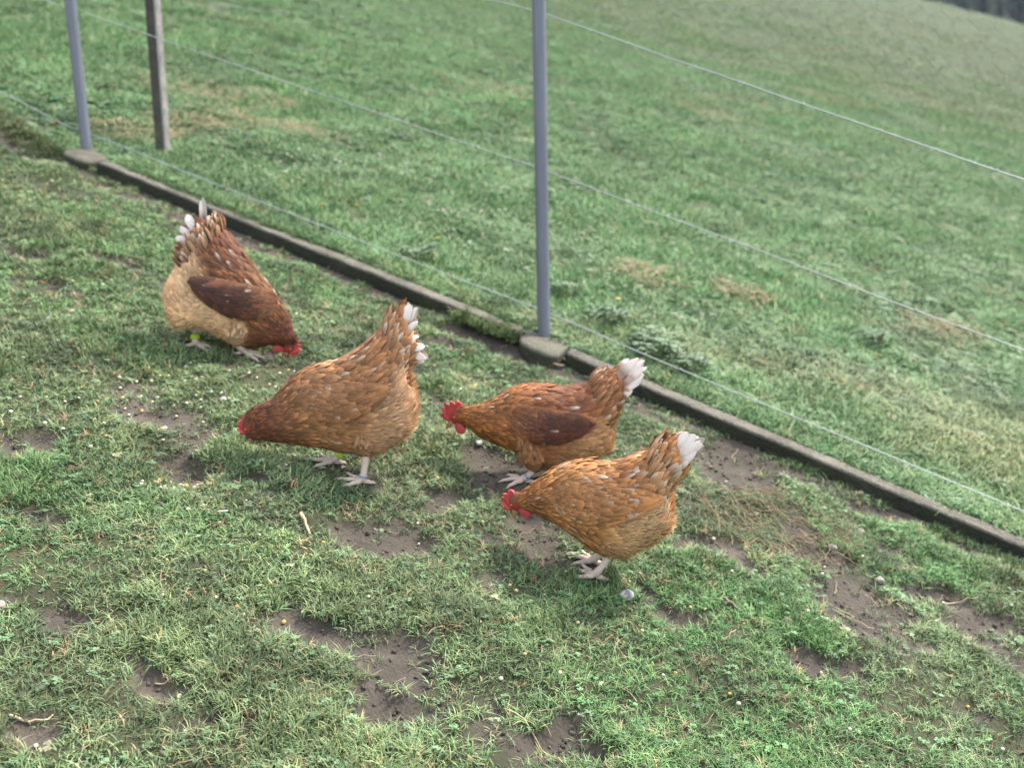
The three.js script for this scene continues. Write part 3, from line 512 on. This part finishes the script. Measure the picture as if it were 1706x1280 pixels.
function scatter(name, label, geos, spots) { // spots: [x, y, z, scale, height, [r,g,b], variant]
  geos.forEach((g, k) => {
    const list = spots.filter((s) => s[6] === k); if (!list.length) return;
    const im = new THREE.InstancedMesh(g, grassMat, list.length), m = new THREE.Matrix4(), q = new THREE.Quaternion(), q2 = new THREE.Quaternion(), up = new THREE.Vector3(0, 1, 0), v = new THREE.Vector3(), col = new THREE.Color();
    list.forEach(([x, y, z, s, hh, c], i) => { v.set(leanUp.x + rr(-0.25, 0.25), 1, leanUp.z + rr(-0.25, 0.25)).normalize(); q.setFromUnitVectors(up, v).multiply(q2.setFromAxisAngle(up, rnd() * 6.283));
      im.setMatrixAt(i, m.compose(new THREE.Vector3(x, y, z), q, new THREE.Vector3(s, hh, s))); im.setColorAt(i, col.setRGB(...c)); });
    im.castShadow = im.receiveShadow = true; im.name = numbered(name); scene.add(im); tag(im, label[k] ?? label[0], 'grass', null, 'stuff');
  });
}
{ // the worn pen lawn
  const geos = [tuft(12, 0.013, 0.022, 0.0013, 0.85), tuft(10, 0.016, 0.03, 0.0012, 1.15, 0.14), herb(5, 0.014, 0.0055), tuft(16, 0.016, 0.036, 0.0014, 0.75)], spots = [];
  for (let s = -1.6; s < 4.6; s += 0.0105) for (let d = -3.3; d < -0.17; d += 0.0105) {
    const [x, z] = xzOf(s + rr(-0.008, 0.008), Math.min(-0.172, d + rr(-0.008, 0.008))); if (z > -1.05) continue;
    const m = mudAt(x, z), n = fbm(x * 5 + 3, z * 5, 3), dens = (1 - sm(0.05, 0.85, m + 0.35 * fbm(x * 22, z * 22, 2))) * (0.68 + 0.85 * n) + 0.04;
    if (rnd() > dens) continue; const [, dd] = sdOf(x, z); if (dd > -0.215 && s > 0.24) { if (rnd() > 0.6) continue; }
    let shy = false; for (const [fx, fz] of FEET) if (Math.hypot(x - fx, z - fz) < 0.035) shy = true; if (shy && rnd() < 0.8) continue;
    const y = groundH(x, z, false); if (!inView(x, y, z, 0.16)) continue;
    const fresh = sm(-0.35, 0.5, fbm(x * 2.1 + 11, z * 2.1, 3) - m * 0.5), v = rnd();
    let c = mix3([0.112, 0.18, 0.082], [0.08, 0.188, 0.064], fresh); if (rnd() < 0.045) c = [0.23, 0.2, 0.12]; c = mul(c, rr(0.65, 1.28) * (1 + 0.55 * fbm(x * 9, z * 9, 2)));
    const lush = sm(0.1, 0.5, n) * (1 - sm(0, 0.35, m)), kind = v < 0.07 ? 2 : v < 0.1 + 0.35 * lush ? 3 : v < 0.65 ? 0 : 1, k = rr(0.7, 1.15);
    spots.push([x, y - 0.002, z, k, k * rr(0.7, 1.1) * lerp(0.75, 1.1, lush), kind === 2 ? mul(c, 0.9) : c, kind]);
  }
  scatter('pen_grass', ['short worn green grass covering the hen pen', 'straggly olive grass covering the hen pen', 'low clover leaves among the pen grass', 'lusher grass clumps in the hen pen'], geos, spots);
  console.log('pen tufts', spots.length);
}
{ // meadow beyond the kerb, tufts grow coarser with distance
  const geos = [tuft(18, 0.02, 0.04, 0.0016, 0.65, 0.06), tuft(14, 0.026, 0.052, 0.0016, 0.95, 0.12), herb(8, 0.022, 0.013), tuft(34, 0.09, 0.055, 0.003, 0.8, 0.06)], spots = [];
  let d = -0.128;
  while (d < 42) {
    const stp = 0.016 + 0.0036 * Math.max(0, d) + 0.0006 * d * Math.max(0, d - 6), far = sm(3.5, 9, d);
    for (let s = -3 - d * 0.8; s < 6 + d * 1.6; s += stp) {
      const [x, z] = xzOf(s + rr(-0.6, 0.6) * stp, Math.max(-0.126, d + rr(-0.6, 0.6) * stp)), y = groundH(x, z, true); if (!inView(x, y, z, 0.12)) continue;
      const n = fbm(x * 1.7, z * 1.7, 3), bare = sm(0.42, 0.75, fbm(x * 2.1 + 31, z * 2.1, 3)); if (rnd() < (bare * 0.85 + 0.75 * sm(0.25, 0.6, fbm(x * 5.2 - 3, z * 5.2, 3))) * (1 - far)) continue;
      const o = olive(x, z, d), dry = sm(0.2, 0.7, fbm(x * 0.6 - 7, z * 1.3, 4)) * 0.4 + (rnd() < 0.07 ? 0.6 : 0);
      let c = mix3(mix3([0.11, 0.222, 0.094], [0.106, 0.185, 0.07], o), [0.26, 0.22, 0.12], Math.min(0.8, dry * lerp(1, 0.4, sm(5, 14, d)))); c = mul(c, rr(0.78, 1.22) * lerp(1, 0.84, sm(6, 20, d)) * (1 + 0.28 * n + 0.35 * fbm(x * 4.1 + 3, z * 4.1, 3) * (1 - 0.6 * far)));
      const v = rnd(), kind = rnd() < far ? 3 : v < 0.08 + 0.2 * sm(0.1, 0.5, fbm(x * 1.2 + 50, z * 1.2, 2)) ? 2 : v < 0.6 ? 0 : 1, k = rr(0.75, 1.2) * (kind === 3 ? lerp(0.6, 1.6, sm(4, 30, d)) : 1), hgt = k * lerp(0.6, 1.2, sm(-0.4, 0.5, n)) * (d < 0.05 ? 0.75 : 1) * (kind === 3 ? lerp(1, 0.5, sm(8, 25, d)) : 1);
      if (kind === 2) c = mul(mix3(c, [0.12, 0.18, 0.1], 0.5 * rnd()), 0.8);
      spots.push([x, y - 0.004, z, k, hgt, c, kind]);
    }
    d += stp;
  }
  scatter('meadow_grass', ['fresh green meadow grass beyond the kerb', 'longer bent meadow grass beyond the kerb', 'small broad leaves among the meadow grass', 'coarser grass tufts farther up the meadow'], geos, spots);
  console.log('meadow tufts', spots.length);
}
{ // moss cushions along the left end of the kerb and fence foot
  const geos = [tuft(26, 0.02, 0.02, 0.0012, 0.9, 0)], spots = [];
  for (let k = 0; k < 1500; k++) { const s = rr(-1.3, 0.1), d = -0.14 + rr(-0.16, 0.05) * rr(0.2, 1), [x, z] = xzOf(s, d), y = groundH(x, z); spots.push([x, y - 0.002, z, rr(0.8, 1.3), rr(0.6, 1.2), mul([0.06, 0.085, 0.022], rr(0.7, 1.4)), 0]); }
  for (let k = 0; k < 170; k++) { const s = 1.85 + rr(-0.1, 0.1), d = -0.17 + rr(-0.07, 0.05), [x, z] = xzOf(s, d); spots.push([x, plane(x, z) + rr(0.015, 0.038), z, rr(0.8, 1.3), rr(0.7, 1.2), mul([0.07, 0.115, 0.028], rr(0.7, 1.4)), 0]); }
  for (let k = 0; k < 620; k++) { const s = rr(0.35, 1.9), d = -0.132 - 0.03 * rnd() * sm(-0.1, 0.5, fbm(s * 4, 1, 3)), [x, z] = xzOf(s, d); if (fbm(s * 4, 1, 3) < -0.15) continue; spots.push([x, plane(x, z) + 0.036, z, rr(0.7, 1.2), rr(0.8, 1.5), mul([0.085, 0.16, 0.055], rr(0.7, 1.3)), 0]); }
  for (let k = 0; k < 500; k++) { const s = rr(0.3, 4), d = -0.205 - 0.02 * rnd(), [x, z] = xzOf(s, d); if (fbm(s * 3 + 20, 1, 3) < 0.05) continue; spots.push([x, groundH(x, z, false) - 0.002, z, rr(0.7, 1.2), rr(0.8, 1.6), mul([0.1, 0.16, 0.065], rr(0.6, 1.3)), 0]); }
  scatter('moss', ['dark green moss and short grass at the foot of the fence'], geos, spots);
}

// ---------- weeds, flowers ----------
const leafMat = std({ vertexColors: true, roughness: 0.6 });
[[0.476, -3.204, 1.25, 'near the kerb right of the middle fence post'], [0.555, -3.14, 0.9, 'touching the bottom wire right of the chestnut hen tail'], [0.321, -3.387, 1, 'just behind the foot of the middle fence post'], [1.354, -3.78, 0.9, 'in the meadow towards the right edge'], [-0.312, -3.593, 0.9, 'beyond the kerb left of the middle fence post'], [0.19, -3.556, 0.8, 'close behind the middle fence post']].forEach(([x, z, k, where]) => {
  const t = thing('leafy_weed', 'grey green leafy weed clump ' + where, 'weed', [x, groundH(x, z, true), z], rnd() * 6, 'leafy weeds in the meadow'); t.scale.setScalar(k);
  const b = new Build(), st = new Build();
  for (let m = 0; m < 26; m++) { const a = rnd() * 6.283, r = 0.075 * Math.sqrt(rnd()), h = rr(0.03, 0.075), x0 = r * Math.cos(a), z0 = r * Math.sin(a); st.tube([[x0 * 0.6, -0.01, z0 * 0.6], [x0 * 0.9, h * 0.6, z0 * 0.9], [x0, h, z0]], 0.0014, [0.09, 0.13, 0.05], 5);
    for (let q = 0; q < 5; q++) { const e = a + q * 1.256, c = mul([0.095, 0.15, 0.085], rr(0.75, 1.25)); feather(b, [x0, h - 0.003 * q, z0], norm([Math.cos(e), rr(0, 0.5), Math.sin(e)]), [0, 1, 0], rr(0.015, 0.026), 0.006, c, mul(c, 1.15), 0.25); } }
  part('stem', st.geo(), leafMat, t); part('leaves', b.geo(), leafMat, t).userData.kind = 'stuff';
});
[[-0.682, -3.832, 'leftmost of the pair beyond the kerb above the second hen'], [-0.573, -3.919, 'rightmost of the pair beyond the kerb above the second hen'], [-1.852, -4.32, 'left of the left steel post'], [-0.258, -3.731, 'in the grass left of the middle fence post'], [0.373, -3.498, 'behind the foot of the middle fence post'], [-1.79, -4.18, 'lowest one beside the left steel post']].forEach(([x, z, where]) => {
  const t = thing('yellow_flower', 'small yellow meadow flower ' + where, 'flower', [x, groundH(x, z, true), z], rnd() * 6, 'yellow flowers in the meadow');
  const b = new Build(); b.tube([[0, -0.01, 0], [0.003, 0.025, 0], [0.004, 0.052, 0.003]], 0.0012, [0.1, 0.16, 0.04], 5); part('stem', b.geo(), leafMat, t);
  const p = new Build(); for (let k = 0; k < 22; k++) { const a = k * 2.4; feather(p, [0.004, 0.052, 0.003], norm([Math.cos(a), 0.25 + k * 0.04, Math.sin(a)]), [0, 1, 0], 0.011 - k * 0.0002, 0.0022, [0.75, 0.5, 0.02], [0.85, 0.65, 0.03], 0.1); } part('petals', p.geo(), leafMat, t).userData.kind = 'stuff';
});

// ---------- litter on the ground: stalks, stones, grain ----------
const strawMat = std({ vertexColors: true, roughness: 0.7 });
const STRAW = [0.32, 0.25, 0.15];
function stalk(b, x, z, len, r, az, wob, field, col, lift = 0.004) {
  const pts = [], rad = []; let a = az, px = x, pz = z; const n = 7;
  for (let k = 0; k <= n; k++) { pts.push([px, groundH(px, pz, field) + lift + 0.006 * Math.max(0, vnoise(k * 1.3 + x * 40, z * 40)), pz]); rad.push(r * (1 - 0.5 * k / n)); px += Math.cos(a) * len / n; pz += Math.sin(a) * len / n; a += rr(-wob, wob); }
  b.tube(pts, rad, col, 5);
}
{
  const b = new Build();
  for (let k = 0; k < 1000; k++) { const s = rr(-0.6, 4.2), d = rr(-3, -0.2), [x, z] = xzOf(s, d); if (z > -1.1) continue; stalk(b, x, z, rr(0.02, 0.075), rr(0.0006, 0.0012), rnd() * 6.283, 0.4, false, mul(mix3(STRAW, [0.3, 0.22, 0.15], rnd()), rr(0.6, 1.3)), 0.006); }
  top('dry_straw', b.geo(), strawMat, 'thin dry straw and root bits strewn over the pen', 'straw', null, 'stuff');
  const c = new Build();
  for (let k = 0; k < 230; k++) { const a = rnd() * 6.283, r = Math.pow(rnd(), 0.7), x = 0.63 + 0.22 * r * Math.cos(a), z = -2.42 + 0.16 * r * Math.sin(a); stalk(c, x, z, rr(0.04, 0.1), rr(0.0007, 0.0014), rr(-0.4, 1.4), 0.5, false, mul(mix3([0.26, 0.19, 0.125], [0.17, 0.15, 0.07], rnd()), rr(0.55, 1.3)), rr(0.004, 0.028)); }
  top('dead_grass_tangle', c.geo(), strawMat, 'matted tangle of dead grass and roots right of the nearest hen', 'dead grass', null, 'stuff');
  const e = new Build();
  for (const [cx, cz, a, w] of [[-1.513, -5.329, 0.35, 0.2], [-1.377, -5.51, 0.3, 0.2], [-1.39, -4.666, 0.2, 0.15], [-1.025, -4.944, 0.3, 0.2], [-1.532, -4.384, 0.2, 0.12], [-1.194, -4.957, 0.3, 0.2], [-0.09, -7.23, 0.4, 0.3], [0.53, -3.895, 0.12, 0.1], [0.911, -3.941, 0.15, 0.1], [1.79, -4.174, 0.15, 0.1]]) for (let k = 0; k < 90; k++) { const r = Math.sqrt(rnd()), q = rnd() * 6.283; stalk(e, cx + a * r * Math.cos(q), cz + w * r * Math.sin(q), rr(0.04, 0.11), rr(0.001, 0.002), rnd() * 6.283, 0.4, true, mul(STRAW, rr(0.7, 1.3)), rr(0.01, 0.05)); }
  for (let k = 0; k < 520; k++) { const [x, z] = xzOf(rr(0.3, 2.4), rr(0.25, 1.7)); if (fbm(x * 1.5, z * 1.5 + 8, 2) < -0.15) continue; stalk(e, x, z, rr(0.01, 0.028), rr(0.0012, 0.0024), rnd() * 6.283, 0.4, true, mul([0.5, 0.48, 0.42], rr(0.7, 1.2)), rr(0.02, 0.045)); }
  top('meadow_straw', e.geo(), strawMat, 'bleached dead grass lying in patches on the meadow', 'dead grass', null, 'stuff');
}
[[-0.442, -2.002, 0.062, 0.0042, 1.1, [0.5, 0.4, 0.27], 'short pale stick lying on bare soil below the tawny hen'], [0.115, -3.1, 0.075, 0.009, 0.25, [0.3, 0.24, 0.14], 'chunky tan bark strip beside the footing of the middle post'], [0.1, -3.06, 0.06, 0.008, 0.4, [0.16, 0.12, 0.09], 'dark bark piece below the tan strip by the middle footing'], [-0.89, -3.76, 0.09, 0.006, 0.45, [0.34, 0.24, 0.16], 'brown stick lying against the kerb above the second hen'],
  [-1.64, -3.95, 0.2, 0.0045, -1.0, [0.55, 0.44, 0.22], 'yellow straw stalk arched beside the left footing'], [-0.6, -1.551, 0.055, 0.0016, 0.7, [0.32, 0.22, 0.14], 'reddish thin twig on the bare patch at lower left'], [-0.59, -1.514, 0.06, 0.0018, 0.0, [0.42, 0.33, 0.2], 'tan twig crossing under the reddish twig at lower left'], [-0.026, -1.59, 0.15, 0.0016, 0.5, [0.36, 0.28, 0.18], 'long thin root lying at the bottom centre'], [-0.754, -1.37, 0.06, 0.0022, -0.2, [0.48, 0.39, 0.25], 'pale bent stalk in the lower left corner'],
  [0.44, -2.03, 0.045, 0.004, 0.5, [0.2, 0.15, 0.12], 'dark twig stub right of the grey stone'], [0.7, -2.1, 0.09, 0.0015, 0.3, [0.45, 0.36, 0.22], 'curved straw below the dead grass tangle'], [1.0, -2.22, 0.1, 0.0015, -0.5, [0.45, 0.37, 0.24], 'loose straw near the right edge of the pen']].forEach(([x, z, len, r, az, col, label]) => {
  const b = new Build(); stalk(b, x, z, len, r, az, 0.25, false, (t) => mul(col, 0.9 + 0.25 * Math.sin(t * 9)), r * 0.9 + 0.003); top(r > 0.0035 ? 'stick' : 'twig', b.geo(), strawMat, label, r > 0.0035 ? 'stick' : 'twig');
});
{ // crumbs of soil on the bare patches
  const b = new Build(); b.blob([0, 0, 0], [1, 0.7, 0.9], [1, 1, 1], 7, (d) => 1 + 0.75 * fbm(d[0] * 2, d[1] * 2 + d[2] * 2.5, 2));
  const list = []; for (let k = 0; k < 60000 && list.length < 22000; k++) { const [x, z] = xzOf(rr(-1, 4.2), rr(-3, -0.2)); if (z > -1.1 || rnd() > mudAt(x, z) * 1.2 - 0.1) continue; const y = groundH(x, z, false); if (inView(x, y, z, 0.1)) list.push([x, y, z]); }
  const im = new THREE.InstancedMesh(b.geo(), std({ vertexColors: true, roughness: 0.95 }), list.length), m = new THREE.Matrix4(), q = new THREE.Quaternion(), e = new THREE.Euler(), col = new THREE.Color();
  list.forEach(([x, y, z], i) => { const r = 0.0012 + 0.005 * Math.pow(rnd(), 4); im.setMatrixAt(i, m.compose(new THREE.Vector3(x, y + r * 0.3, z), q.setFromEuler(e.set(rnd() * 6, rnd() * 6, rnd() * 6)), new THREE.Vector3(r, r, r))); const k = rr(0.55, 1.35); im.setColorAt(i, col.setRGB(MUD[0] * k, MUD[1] * k, MUD[2] * k)); });
  im.name = 'soil_crumbs'; im.castShadow = im.receiveShadow = true; scene.add(im); tag(im, 'loose dark soil crumbs on the bare patches of the pen', 'soil', null, 'stuff');
}
const stoneMat = std({ vertexColors: true, roughness: 0.85 });
[[0.226, -1.963, 0.016, [0.19, 0.18, 0.18], 0.8, 'grey and white stone below the feet of the nearest hen'], [-0.087, -2.482, 0.011, [0.28, 0.28, 0.28], 0.6, 'small pale stone under the breast of the chestnut hen'], [-0.7, -2.125, 0.018, [0.08, 0.06, 0.046], 0, 'brown soil clod in the scratched hollow left of the tawny hen'], [-0.7, -2.408, 0.009, [0.42, 0.41, 0.39], 0.3, 'white chip between the farthest hen and the tawny hen'], [-0.8, -2.27, 0.007, [0.42, 0.41, 0.4], 0.3, 'white chip above the scratched hollow'], [0.573, -2.007, 0.012, [0.2, 0.17, 0.15], 0.1, 'brown stone in the lower right grass'], [0.856, -2.242, 0.011, [0.3, 0.27, 0.22], 0.2, 'cream stone right of the bare soil at the right'], [0.877, -2.451, 0.014, [0.2, 0.18, 0.15], 0.2, 'tan stone near the dead grass tangle towards the kerb'], [0.77, -2.33, 0.014, [0.2, 0.18, 0.16], 0.4, 'grey stone right of the dead grass tangle'], [-0.86, -1.58, 0.012, [0.24, 0.21, 0.2], 0.3, 'pinkish grey stone at the left edge of the lower grass']].forEach(([x, z, r, col, white, label], k) => {
  const b = new Build(); b.blob([0, 0, 0], [r, r * 0.7, r * 0.85], (d) => mix3(mul(col, 0.85 + 0.3 * vnoise(d[0] * 4 + k, d[2] * 4)), [0.48, 0.47, 0.46], white * sm(0.1, 0.3, vnoise(d[0] * 2.5 + k * 3, d[1] * 2.5 + d[2] * 2.5))), 14, (d) => 1 + 0.28 * fbm(d[0] * 1.6 + k * 5, d[1] * 1.6 + d[2] * 1.9, 3));
  const m = top(col[0] < 0.1 ? 'soil_clod' : 'stone', b.geo(), stoneMat, label, col[0] < 0.1 ? 'clod' : 'stone'); m.position.set(x, groundH(x, z, false) + r * 0.35, z); m.rotation.y = k;
});
{ // a small moulted feather
  [[-0.598, -1.956, 0.5, 'small grey white moulted feather left of the pale stick']].forEach(([x, z, a, label]) => { const b = new Build(); feather(b, [0, 0, 0], norm([Math.cos(a), 0.1, Math.sin(a)]), [0, 1, 0], 0.03, 0.005, [0.28, 0.27, 0.26], [0.42, 0.41, 0.4], -0.12); const m = top('moulted_feather', b.geo(), featherMat, label, 'feather', null); m.position.set(x, groundH(x, z, false) + 0.012, z); });
}
{ // scattered corn and wheat
  const g = new Build(); g.blob([0, 0, 0], [0.005, 0.0032, 0.0038], [1, 1, 1], 8, (d) => 1 - 0.25 * Math.max(0, d[0])); const geo = g.geo();
  const mats = [[0.5, 0.31, 0.09], [0.62, 0.57, 0.46], [0.5, 0.37, 0.2]].map((c) => std({ color: new THREE.Color().setRGB(...c), roughness: 0.5 }));
  const kindOf = ['yellow corn grain', 'whitish feed grain', 'tan feed grain'];
  const place = (x, z, k, label, group) => { if (!label) { const where = (z < -2.5 ? 'up the slope behind the hens' : z < -1.95 ? 'around the hens' : 'in the foreground grass') + (x < -0.45 ? ' at the left' : x < 0.3 ? ' in the middle' : ' at the right'); label = kindOf[k] + ' on the pen ground ' + where; group = kindOf[k] + 's ' + where; } else label = kindOf[k] + label, group = kindOf[k] + group; const m = top('feed_grain', geo, mats[k], label, 'grain', group); m.position.set(x, groundH(x, z, false) + 0.006, z); m.rotation.set(rr(-0.4, 0.4), rnd() * 6, rr(-0.4, 0.4)); m.scale.setScalar(rr(0.7, 1.15)); };
  for (let k = 0; k < 42; k++) { const a = rnd() * 6.283, r = Math.sqrt(rnd()); place(-0.72 + 0.085 * r * Math.cos(a), -2.09 + 0.045 * r * Math.sin(a), k % 3, ' lying in the scratched hollow left of the tawny hen', 's in the hollow'); }
  for (let k = 0; k < 205; k++) { const s = rr(0, 3.4), d = rr(-2.6, -0.4), [x, z] = xzOf(s, d), y = groundH(x, z, false); if (!inView(x, y, z, -0.02)) { k--; continue; } place(x, z, rnd() < 0.55 ? 1 : rnd() < 0.5 ? 0 : 2); }
  for (let k = 0; k < 40; k++) { const x = -0.82 + rr(-0.22, 0.26), z = -2.45 + rr(-0.2, 0.2); place(x, z, rnd() < 0.55 ? 1 : rnd() < 0.5 ? 0 : 2); }
}
renderer.render(scene, camera);
